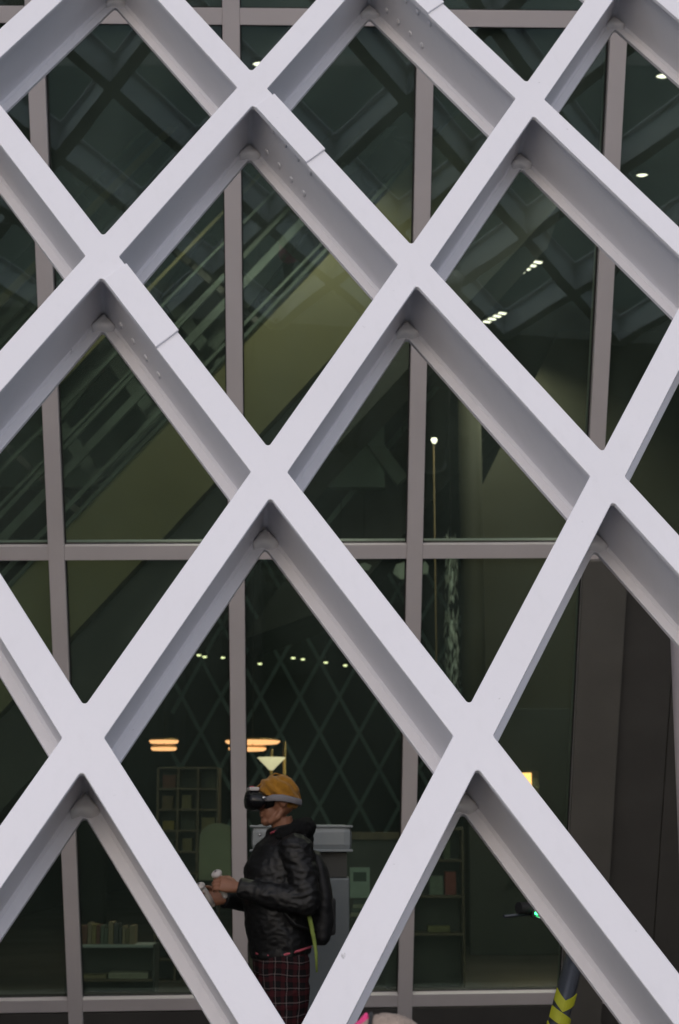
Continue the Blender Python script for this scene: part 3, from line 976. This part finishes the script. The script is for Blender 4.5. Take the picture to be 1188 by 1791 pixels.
# neck and head (facing -x)
body.tube([W(-.262, 0, 1.42), W(-.275, 0, 1.50), W(-.288, 0, 1.56)], [.058, .054, .056], 14)
body.ball(W(-.300, 0, 1.665), (.094, .074, .100), 20)
body.ball(W(-.338, 0, 1.595), (.050, .052, .070), 16)
body.ball(W(-.362, 0, 1.545), (.028, .032, .026), 14)         # chin
body.tube([W(-.290, -.055, 1.60), W(-.315, -.052, 1.562), W(-.352, -.026, 1.537)], [.016, .017, .016], 8)
body.tube([W(-.290, .055, 1.60), W(-.315, .052, 1.562), W(-.352, .026, 1.537)], [.016, .017, .016], 8)
body.tube([W(-.384, 0, 1.655), W(-.404, 0, 1.618), W(-.396, 0, 1.608)], [.010, .015, .012], 8)   # nose
body.ball(W(-.397, -.011, 1.610), (.009, .009, .008), 8); body.ball(W(-.397, .011, 1.610), (.009, .009, .008), 8)
body.ball(W(-.387, 0, 1.586), (.010, .024, .0075), 10)         # lips
body.ball(W(-.385, 0, 1.571), (.011, .021, .0080), 10)
for s in (-1, 1):
    body.ball(W(-.372, s * .030, 1.655), (.012, .014, .010), 8)
    body.ball(W(-.288, s * .074, 1.640), (.022, .010, .032), 10)   # ears
# arms to the wrists
SH = {-1: W(-.245, -.17, 1.405), 1: W(-.245, .17, 1.405)}
EL = {-1: W(-.205, -.235, 1.165), 1: W(-.235, .245, 1.15)}
WR = {-1: W(-.520, -.135, 1.232), 1: W(-.565, .075, 1.170)}
for s in (-1, 1):
    body.tube([SH[s], (SH[s] + EL[s]) / 2, EL[s]], [.056, .048, .040], 12)
    body.tube([EL[s], (EL[s] * .55 + WR[s] * .45), WR[s]], [.040, .038, .026], 12)


def hand(wr, fwd, palm, side, curl, sc=1.0):
    """hand gripping: fwd = direction to the knuckles, palm = direction the palm faces, side = thumb side"""
    fwd = Vector(fwd).normalized(); palm = Vector(palm); palm = (palm - fwd * palm.dot(fwd)).normalized()
    sd = Vector(side); sd = (sd - fwd * sd.dot(fwd) - palm * sd.dot(palm)).normalized()
    body.tube([wr - fwd * .02, wr + fwd * .02, wr + fwd * .055, wr + fwd * .088], 1, 12, True, [(.024, .020), (.033, .020), (.041, .019), (.040, .016)], up=sd)
    offs = [.030, .010, -.010, -.029]; lens = [.068, .076, .071, .056]
    for o, ln in zip(offs, lens):
        b0 = wr + fwd * .085 + sd * o
        p = [b0 - fwd * .02, b0]
        ang = R(35)
        seg = [.45, .32, .25]
        cur = b0
        for q in seg:
            d = fwd * math.cos(ang) + palm * math.sin(ang)
            cur = cur + d * ln * q
            p.append(cur); ang += R(curl)
        body.tube(p, [.0088, .0094, .0088, .0080, .0066], 8)
    t0 = wr + fwd * .022 + sd * .026
    t1 = t0 + fwd * .028 + sd * .020 + palm * .012
    t2 = t1 + fwd * .028 + sd * .003 + palm * .020
    t3 = t2 + fwd * .020 - sd * .004 + palm * .014
    body.tube([t0, t1, t2, t3], [.013, .0115, .0100, .0080], 8)
    return wr + fwd * .075 + palm * .028


gL = hand(WR[-1], (-.93, .02, .22), (-.05, .9, -.45), (.15, .3, .95), 48)
gR = hand(WR[1], (-.96, -.10, .05), (-.1, -.85, .25), (.1, .2, .95), 48)
person = fused(body, 'person', M_skin, .0042, 3)
tag(person, 'standing person in mustard hat and black jacket, facing left with raised hands', 'person')

# jacket
jk = MB()
jk.tube([W(-.285, 0, .905), W(-.290, 0, .96), W(-.305, 0, 1.06), W(-.318, 0, 1.18), W(-.312, 0, 1.30), W(-.285, 0, 1.40), W(-.268, 0, 1.455), W(-.268, 0, 1.485)], 1, 28, True,
        [(.145, .185), (.150, .190), (.152, .192), (.158, .198), (.155, .205), (.125, .19), (.095, .13), (.085, .095)], up=(1, 0, 0))
for s in (-1, 1):
    jk.ball(SH[s] + Vector((0, 0, .005)), (.085, .075, .075), 16)
    mid = (SH[s] + EL[s]) / 2
    jk.tube([SH[s], mid + Vector((.012, 0, 0)), EL[s]], [.078, .074, .066], 18)
    fm = EL[s] * .5 + WR[s] * .5
    e2 = EL[s] * .04 + WR[s] * .96
    jk.ball(EL[s], .067, 14)
    jk.tube([EL[s], fm + Vector((0, 0, -.004)), e2], [.066, .058, .041], 18)
    jk.tube([EL[s] * .10 + WR[s] * .90, EL[s] * .02 + WR[s] * .98], [.044, .043], 16)
# stand collar
jk.tube([W(-.268, 0, 1.44), W(-.272, 0, 1.50), W(-.278, 0, 1.525)], 1, 20, True, [(.098, .115), (.090, .092), (.082, .082)], up=(1, 0, 0))


def folds(p):
    # leather creases: across the sleeves, soft bagging on the trunk
    q = p * 1.0
    a = mnoise.noise(Vector((q.x * 9, q.y * 9, q.z * 14)))
    b = mnoise.noise(Vector((q.x * 22 + q.z * 16, q.y * 18, q.z * 34 - q.x * 10)))
    c = mnoise.noise(Vector((q.x * 46, q.y * 46, q.z * 60)))
    sl = max(0.0, min(1.0, (YP - .12 - q.y) / .08))
    return .008 * a + (.0025 + .0035 * sl) * (1 - 2 * abs(b)) + .0008 * c


fused(jk, 'jacket', M_jacket, .0062, 3, None, folds).parent = person
# trims belonging to the jacket
zp = MB()
zp.tube([W(-.385, -.06, 1.44), W(-.425, -.075, 1.36), W(-.455, -.085, 1.27)], .0045, 6)
zp.build('zip', mat('zip_metal', (.6, .6, .62), .25, 1), person)
MB().ball(W(-.403, -.062, 1.478), (.008, .006, .007), 8).build('zip_pull', MATS['zip_metal'], person)
lap = MB()
lap.tube([W(-.205, -.115, 1.455), W(-.29, -.150, 1.43), W(-.365, -.135, 1.385), W(-.41, -.115, 1.35)], 1, 10, True, [(.010, .03), (.012, .034), (.011, .028), (.007, .010)], up=(0, -1, .3))
lap.build('lapel', M_jacket, person)
MB().tube([W(-.42, -.085, .922), W(-.37, -.150, .915), W(-.30, -.186, .921), W(-.23, -.182, .938), W(-.165, -.14, .952)], 1, 8, True, [(.006, .004)] * 5).build('hem_piping', M_red, person)
MB().tube([W(-.350, -.060, 1.486), W(-.325, -.083, 1.497), W(-.29, -.094, 1.503)], .0055, 8).build('shirt_collar', M_red, person)

# hood bunched behind the neck
hd = MB()
ring = []
for k in range(15):
    a = R(-128 + k * 256 / 14)
    q = abs(a) / R(128)
    ring.append((W(-.262 + .098 * math.cos(a), .118 * math.sin(a), 1.515 - .045 * q * q), .050 - .020 * q * q))
hd.tube([p for p, r in ring], [r for p, r in ring], 14)
hd.ball(W(-.185, 0, 1.500), (.060, .105, .060), 16)
hd.ball(W(-.172, 0, 1.455), (.045, .095, .055), 16)


def fuzz(p): return .008 * mnoise.noise(p * 26) + .004 * mnoise.noise(p * 60)


fused(hd, 'hood', M_hood, .006, 2, None, fuzz).parent = person

# trousers
tr = MB()
tr.tube([W(-.283, 0, .98), W(-.283, 0, .90), W(-.283, 0, .82)], 1, 24, True, [(.128, .170), (.132, .178), (.118, .17)], up=(1, 0, 0))
for s in (-1, 1):
    tr.tube([W(-.283, s * .075, .90), W(-.283, s * .090, .74), W(-.288, s * .098, .50), W(-.275, s * .10, .30), W(-.268, s * .10, .085)], [.122, .115, .095, .090, .084], 18)
fused(tr, 'trousers', M_plaid, .008, 3, None, lambda p: .010 * mnoise.noise(Vector((p.x * 10, p.y * 10, p.z * 6))) + .005 * (1 - 2 * abs(mnoise.noise(Vector((p.x * 14, p.y * 14, p.z * 22)))))).parent = person
for s in (-1, 1):
    sh = MB()
    sh.ball(W(-.255, s * .10, .055), (.055, .045, .05), 14); sh.ball(W(-.36, s * .108, .045), (.075, .047, .04), 14)
    sh.box(-.43, -.205, YP + s * .104 - .043, YP + s * .104 + .043, .002, .022, .006)
    fused(sh, 'shoe', M_shoe, .007, 2).parent = person

# beanie: slouchy knit cap with folds
bn_ = MB()
bn_.ball(W(-.302, 0, 1.690), (.097, .084, .078), 22)
bn_.ball(W(-.272, 0, 1.670), (.074, .081, .078), 18)
bn_.ball(W(-.250, 0, 1.640), (.052, .074, .050), 16)
bn_.ball(W(-.330, 0, 1.700), (.070, .078, .062), 16)


def knit(p):
    d = p - W(-.300, 0, 1.66)
    t = d.z * 1.0 + d.x * .75
    return .0042 * math.sin(t * 120 + 2.5 * mnoise.noise(p * 14)) + .005 * mnoise.noise(p * 24)


fused(bn_, 'beanie', M_beanie, .0045, 3, None, knit).parent = person

# headset (worn, but a thing of its own)
hs = empty('headset', tuple(W(-.42, 0, 1.64)))
loc = lambda x, s, z: (x + .42, s, z - 1.64)
vis = MB()
vis.tube([loc(-.372, 0, 1.642), loc(-.395, 0, 1.642), loc(-.440, 0, 1.644), loc(-.462, 0, 1.645), loc(-.468, 0, 1.645)], 1, 24, True,
         [(.040, .080), (.050, .088), (.049, .086), (.042, .074), (.020, .04)], up=(0, 0, 1))
vis.build('visor', M_head, hs)
MB().tube([loc(-.335, 0, 1.64), loc(-.372, 0, 1.641)], 1, 24, True, [(.036, .084), (.044, .082)], up=(0, 0, 1)).build('face_gasket', M_hood, hs)
for s in (-1, 1):
    MB().tube([loc(-.385, s * .083, 1.648), loc(-.345, s * .096, 1.655), loc(-.300, s * .101, 1.655), loc(-.250, s * .096, 1.645), loc(-.200, s * .066, 1.634), loc(-.188, 0, 1.630)], 1, 8, True,
              [(.010, .003), (.017, .0045), (.017, .0045), (.016, .0045), (.016, .0045), (.016, .0045)], up=(0, 0, 1)).build('side_strap', M_strap, hs)
    MB().ball(loc(-.388, s * .088, 1.655), (.011, .005, .008), 10).build('hinge', MATS['zip_metal'], hs)
MB().tube([loc(-.43, 0, 1.690), loc(-.38, 0, 1.733), loc(-.32, 0, 1.776), loc(-.26, 0, 1.762), loc(-.205, 0, 1.70), loc(-.186, 0, 1.635)], 1, 8, True, [(.004, .012)] * 6, up=(0, 0, 1)).build('top_strap', M_beanie, hs)
MB().box(*[c for c in (-.455 + .42, -.405 + .42)], -.05, .03, .050, .068, .006).build('top_module', M_ctrl, hs)
MB().box(-.452 + .42, -.43 + .42, -.045, -.01, .0685, .073, .002).build('red_mark', M_red, hs)
tag(hs, 'black visor headset with grey side strap worn over the mustard hat', 'headset')


# controllers held in the hands
def controller(c, d, name, label):
    e = empty(name, tuple(c))
    d = Vector(d).normalized()
    g = MB(); g.tube([d * -.060, d * -.03, d * .02, d * .052], [.013, .016, .017, .014], 12)
    g.ball(d * .052, .017, 12); g.ball(d * -.060, .013, 10)
    g.build('grip', M_ctrl, e)
    h = MB(); h.lathe([(0, .012), (.018, .011), (.026, .004), (.027, -.005), (.020, -.014), (0, -.016)], n=18)
    o = h.build('head', M_ctrl, e)
    o.location = d * .048 + Vector((-.008, 0, .002)); o.rotation_euler = (R(25), R(-28), 0)
    MB().lathe([(.005, .011), (.005, .014), (.006, .015), (.006, .017), (0, .018)], n=10).build('thumb_stick', M_strap, o)
    return tag(e, label, 'controller', 'hand controllers')


controllers = [controller(gL + Vector((0, 0, .012)), (-.30, .12, .95), 'hand_controller', 'white hand controller in the upper near hand'),
    controller(gR + Vector((-.010, 0, .012)), (-.55, -.25, .80), 'hand_controller', 'white hand controller in the lower far hand')]

# backpack with lime webbing
bp_ = empty('backpack', tuple(W(-.10, 0, .95)))
pk = MB()
yb = YP
pk.tube([W(-.110, 0, .955), W(-.108, 0, .985), W(-.100, 0, 1.08), W(-.102, 0, 1.22), W(-.118, 0, 1.33), W(-.130, 0, 1.385), W(-.135, 0, 1.40)], 1, 28, True,
        [(.040, .12), (.058, .150), (.066, .160), (.062, .158), (.048, .145), (.032, .11), (.01, .05)], up=(1, 0, 0))
o = fused(pk, 'pack_body', M_pack, .007, 3, None, lambda p: .006 * mnoise.noise(p * 13) + .003 * (1 - 2 * abs(mnoise.noise(p * 22))))
o.parent = bp_; o.matrix_parent_inverse = Matrix.Translation(-Vector(bp_.location))


def pack_part(mb, name, m):
    o = mb.build(name, m, bp_); o.matrix_parent_inverse = Matrix.Translation(-Vector(bp_.location)); return o


pack_part(MB().box(-.072, -.030, YP - .10, YP + .10, 1.00, 1.18, .018), 'front_pocket', M_pack)
for s in (-1, 1):
    pack_part(MB().tube([W(-.15, s * .11, 1.39), W(-.20, s * .125, 1.475), W(-.27, s * .135, 1.463), W(-.345, s * .135, 1.40), W(-.395, s * .130, 1.30), W(-.37, s * .165, 1.18), W(-.26, s * .215, 1.06), W(-.15, s * .16, 1.02)], 1, 8, True, [(.022, .006)] * 8, up=(0, s, .5)), 'shoulder_strap', M_strap if s > 0 else M_pack)
pack_part(MB().tube([W(-.228, -.222, 1.200), W(-.205, -.212, 1.150), W(-.180, -.205, 1.08), W(-.160, -.200, .99), W(-.150, -.199, .93), W(-.146, -.198, .84)], 1, 8, True,
                    [(.010, .004), (.011, .004), (.011, .004), (.010, .004), (.008, .004), (.005, .003)], up=(1, 0, 0)), 'lime_webbing', M_lime)
pack_part(MB().box(-.245, -.222, YP - .232, YP - .218, 1.188, 1.212, .003), 'buckle', M_lime)
tag(bp_, 'black backpack with dangling lime green webbing on the person\'s back', 'backpack')

# the whole figure is turned a little towards the street
turn = Matrix.Translation(W(-.27, 0, 0)) @ Matrix.Rotation(R(12), 4, 'Z') @ Matrix.Translation(-W(-.27, 0, 0))
bpy.context.view_layer.update()
for o in [person, hs, bp_] + controllers:
    o.matrix_world = turn @ o.matrix_world

# ------------------------------------------------------------------ parked scooter (only handlebar and stem show)
sc = empty('kick_scooter', (.66, 6.2, 0), 0)
# stem leans back to the right; scooter points left and slightly away
top = Vector((.245, 0, 1.19)); bot = Vector((-.045, 0, .20))
dv = (top - bot).normalized()
stem = MB().tube([bot, bot + dv * .35, bot + dv * .97], [.044, .040, .034], 20).build('stem', M_scoot, sc)
# chevron stickers wrapped round the stem
for k in range(5):
    zc = .89 - k * .058
    vsx = []
    nseg = 10
    ctr = bot + dv * ((zc - bot.z) / dv.z)
    side = Vector((0, 1, 0)).cross(dv).normalized()
    rr = .0405 + .002 * k + .0018
    for q in range(nseg + 1):
        a = R(-155 + 130 * q / nseg)          # front half facing -y
        rad = side * math.cos(a) * rr + Vector((0, 1, 0)) * math.sin(a) * rr
        sgn = abs(q - nseg / 2) / (nseg / 2)
        off = (.034 * sgn - .016) if k % 2 == 0 else -.030 * (q / nseg - .5)
        vsx += [ctr + rad + dv * (off - .021), ctr + rad + dv * (off + .021), ctr + rad * .93 + dv * (off - .021), ctr + rad * .93 + dv * (off + .021)]
    fsx = []
    for q in range(nseg):
        a, b = q * 4, q * 4 + 4
        fsx += [(a, b, b + 1, a + 1), (a + 2, a + 3, b + 3, b + 2), (a + 1, b + 1, b + 3, a + 3), (a, a + 2, b + 2, b)]
    mbx = MB(); mbx.add(vsx, fsx, False)
    mbx.build('chevron', M_yellow, stem)
hb = Vector((.74, .0, .0)).normalized()
hbd = Vector((.85, .53, .0)).normalized()
MB().tube([top - hbd * .28 + Vector((0, 0, .035)), top - hbd * .15 + Vector((0, 0, .028)), top, top + hbd * .12 + Vector((0, 0, .022)), top + hbd * .16 + Vector((0, 0, .025))], .015, 12).build('handlebar', M_rubber, sc)
for s, g0, g1 in ((-1, .18, .31), (1, .08, .17)):
    MB().tube([top + hbd * s * g0 + Vector((0, 0, .030)), top + hbd * s * g1 + Vector((0, 0, .037))], .021, 12).build('grip', M_rubber, sc)
    MB().tube([top + hbd * s * (g0 - .04) + Vector((-.02, 0, .020)), top + hbd * s * (g0 + .03) + Vector((-.06, -.02, .012)), top + hbd * s * g1 + Vector((-.055, -.02, .008))], .006, 8).build('brake_lever', M_scoot, sc)
MB().box(.15, .26, -.055, .035, 1.195, 1.245, .012).build('console', M_rubber, sc)
MB().ball((.049, -.165, 1.208), (.011, .006, .007), 10).build('status_light', M_green_led, sc)
MB().tube([(.042, -.165, 1.196), (.075, -.17, 1.186), (.11, -.16, 1.172)], .0035, 6).build('brake_cable', MATS['zip_metal'], sc)
MB().box(.03, .12, -.160, -.12, 1.190, 1.222, .006).build('light_mount', M_rubber, sc)
MB().box(-.02, .98, -.09, .09, .12, .17, .02).build('deck', M_rubber, sc)
for xw in (-.09, 1.06):
    w = empty('wheel', (xw, 0, .125), parent=sc)
    tb = MB()
    pr = [(.075, -.022), (.105, -.026), (.12, -.014), (.124, 0), (.12, .014), (.105, .026), (.075, .022)]
    tb.lathe(pr + [pr[0]], n=28); o = tb.build('tyre', M_rubber, w); o.rotation_euler = (R(90), 0, 0)
    o = MB().lathe([(.0, -.02), (.03, -.02), (.03, -.012), (.074, -.014), (.074, .014), (.03, .012), (.03, .02), (0, .02)], n=24).build('hub', M_scoot, w); o.rotation_euler = (R(90), 0, 0)
MB().tube([(-.09, -.04, .125), (-.07, -.04, .26), (-.045, 0, .285)], .012, 8).tube([(-.09, .04, .125), (-.07, .04, .26), (-.045, 0, .285)], .012, 8).build('fork', M_scoot, sc)
MB().prism([(.93, .15), (1.0, .25), (1.08, .275), (1.18, .24), (1.16, .225), (1.08, .258), (1.01, .235), (.96, .15)], 'y', -.05, .05).build('mudguard', M_rubber, sc)
MB().tube([(.3, -.08, .13), (.34, -.22, .012)], .009, 8).build('kickstand', M_scoot, sc)
tag(sc, 'parked kick scooter with grey stem and yellow chevron bands', 'scooter')

# ------------------------------------------------------------------ small child at the bottom edge (only the hat top shows)
YK = 3.2
kd = MB()


def K(x, s, z): return Vector((x + .078, YK + s, z))


kd.ball(K(0, 0, 1.055), (.082, .070, .090), 18); kd.ball(K(-.03, 0, 1.01), (.05, .05, .055), 14)
kd.ball(K(-.083, 0, 1.035), (.012, .010, .012), 8); kd.ball(K(-.075, 0, 1.005), (.010, .018, .007), 8)
for s in (-1, 1):
    kd.ball(K(.01, s * .07, 1.04), (.018, .009, .024), 8)
    kd.tube([K(0, s * .10, .86), K(.0, s * .14, .70), K(-.05, s * .13, .58)], [.036, .030, .020], 10)
    kd.tube([K(-.05, s * .13, .585), K(-.065, s * .13, .54)], [.02, .026], 10)
    for q in range(4): kd.tube([K(-.085 + q * .013, s * .13, .53), K(-.092 + q * .013, s * .128, .49 + .004 * abs(q - 1))], .007, 6)
    kd.tube([K(-.085, s * .115, .55), K(-.105, s * .11, .52)], .0075, 6)
    kd.tube([K(0, s * .055, .52), K(-.005, s * .06, .28), K(.0, s * .06, .06)], [.06, .045, .032], 10)
    kd.tube([K(.02, s * .06, .03), K(-.09, s * .065, .028)], .03, 8)
kd.tube([K(0, 0, .90), K(0, 0, .99)], .035, 10)
kd.tube([K(0, 0, .50), K(0, 0, .68), K(0, 0, .85), K(0, 0, .91)], 1, 16, True, [(.075, .10), (.075, .10), (.07, .115), (.04, .06)], up=(1, 0, 0))
kid = fused(kd, 'person', M_skin, .006, 3)
tag(kid, 'small child in a beige hat with pink trim at the bottom edge', 'person')
cj = MB()
cj.tube([K(0, 0, .46), K(0, 0, .66), K(0, 0, .84), K(0, 0, .92), K(0, 0, .955)], 1, 18, True, [(.115, .14), (.11, .135), (.095, .14), (.07, .09), (.055, .06)], up=(1, 0, 0))
for s in (-1, 1):
    cj.tube([K(0, s * .10, .87), K(0, s * .145, .70), K(-.045, s * .132, .595)], [.05, .045, .036], 12)
fused(cj, 'jacket', M_pink, .008, 3, None, lambda p: .006 * mnoise.noise(p * 20)).parent = kid
ct = MB()
for s in (-1, 1):
    ct.tube([K(0, s * .05, .54), K(-.003, s * .06, .3), K(0, s * .06, .07)], [.075, .062, .05], 12)
fused(ct, 'trousers', M_scoot, .008, 2).parent = kid
for s in (-1, 1):
    shh = MB(); shh.ball(K(-.04, s * .062, .035), (.085, .04, .034), 12)
    shh.build('shoe', M_shoe, kid)
ch = MB(); ch.ball(K(.012, 0, 1.062), (.094, .086, .100), 22)
fused(ch, 'knit_hat', M_beige, .005, 2, None, lambda p: .002 * math.sin(math.atan2(p.y - YK, p.x - .09) * 22)).parent = kid
MB().tube([K(-.03, -.085, 1.10), K(-.022, -.045, 1.148), K(-.018, 0, 1.160), K(-.022, .045, 1.148)], 1, 8, True, [(.006, .004)] * 4).build('hat_seam', M_shoe, kid)
pb = MB()
pb.add([K(-.060, -.02, 1.085), K(-.018, -.03, 1.12), K(-.020, .03, 1.12), K(-.060, .03, 1.09), K(-.024, -.006, 1.172), K(-.052, .0, 1.145)],
       [(0, 1, 4, 5), (1, 2, 4), (2, 3, 5, 4), (3, 0, 5), (0, 3, 2, 1)])
fused(pb, 'pink_bow', M_pink, .004, 3).parent = kid
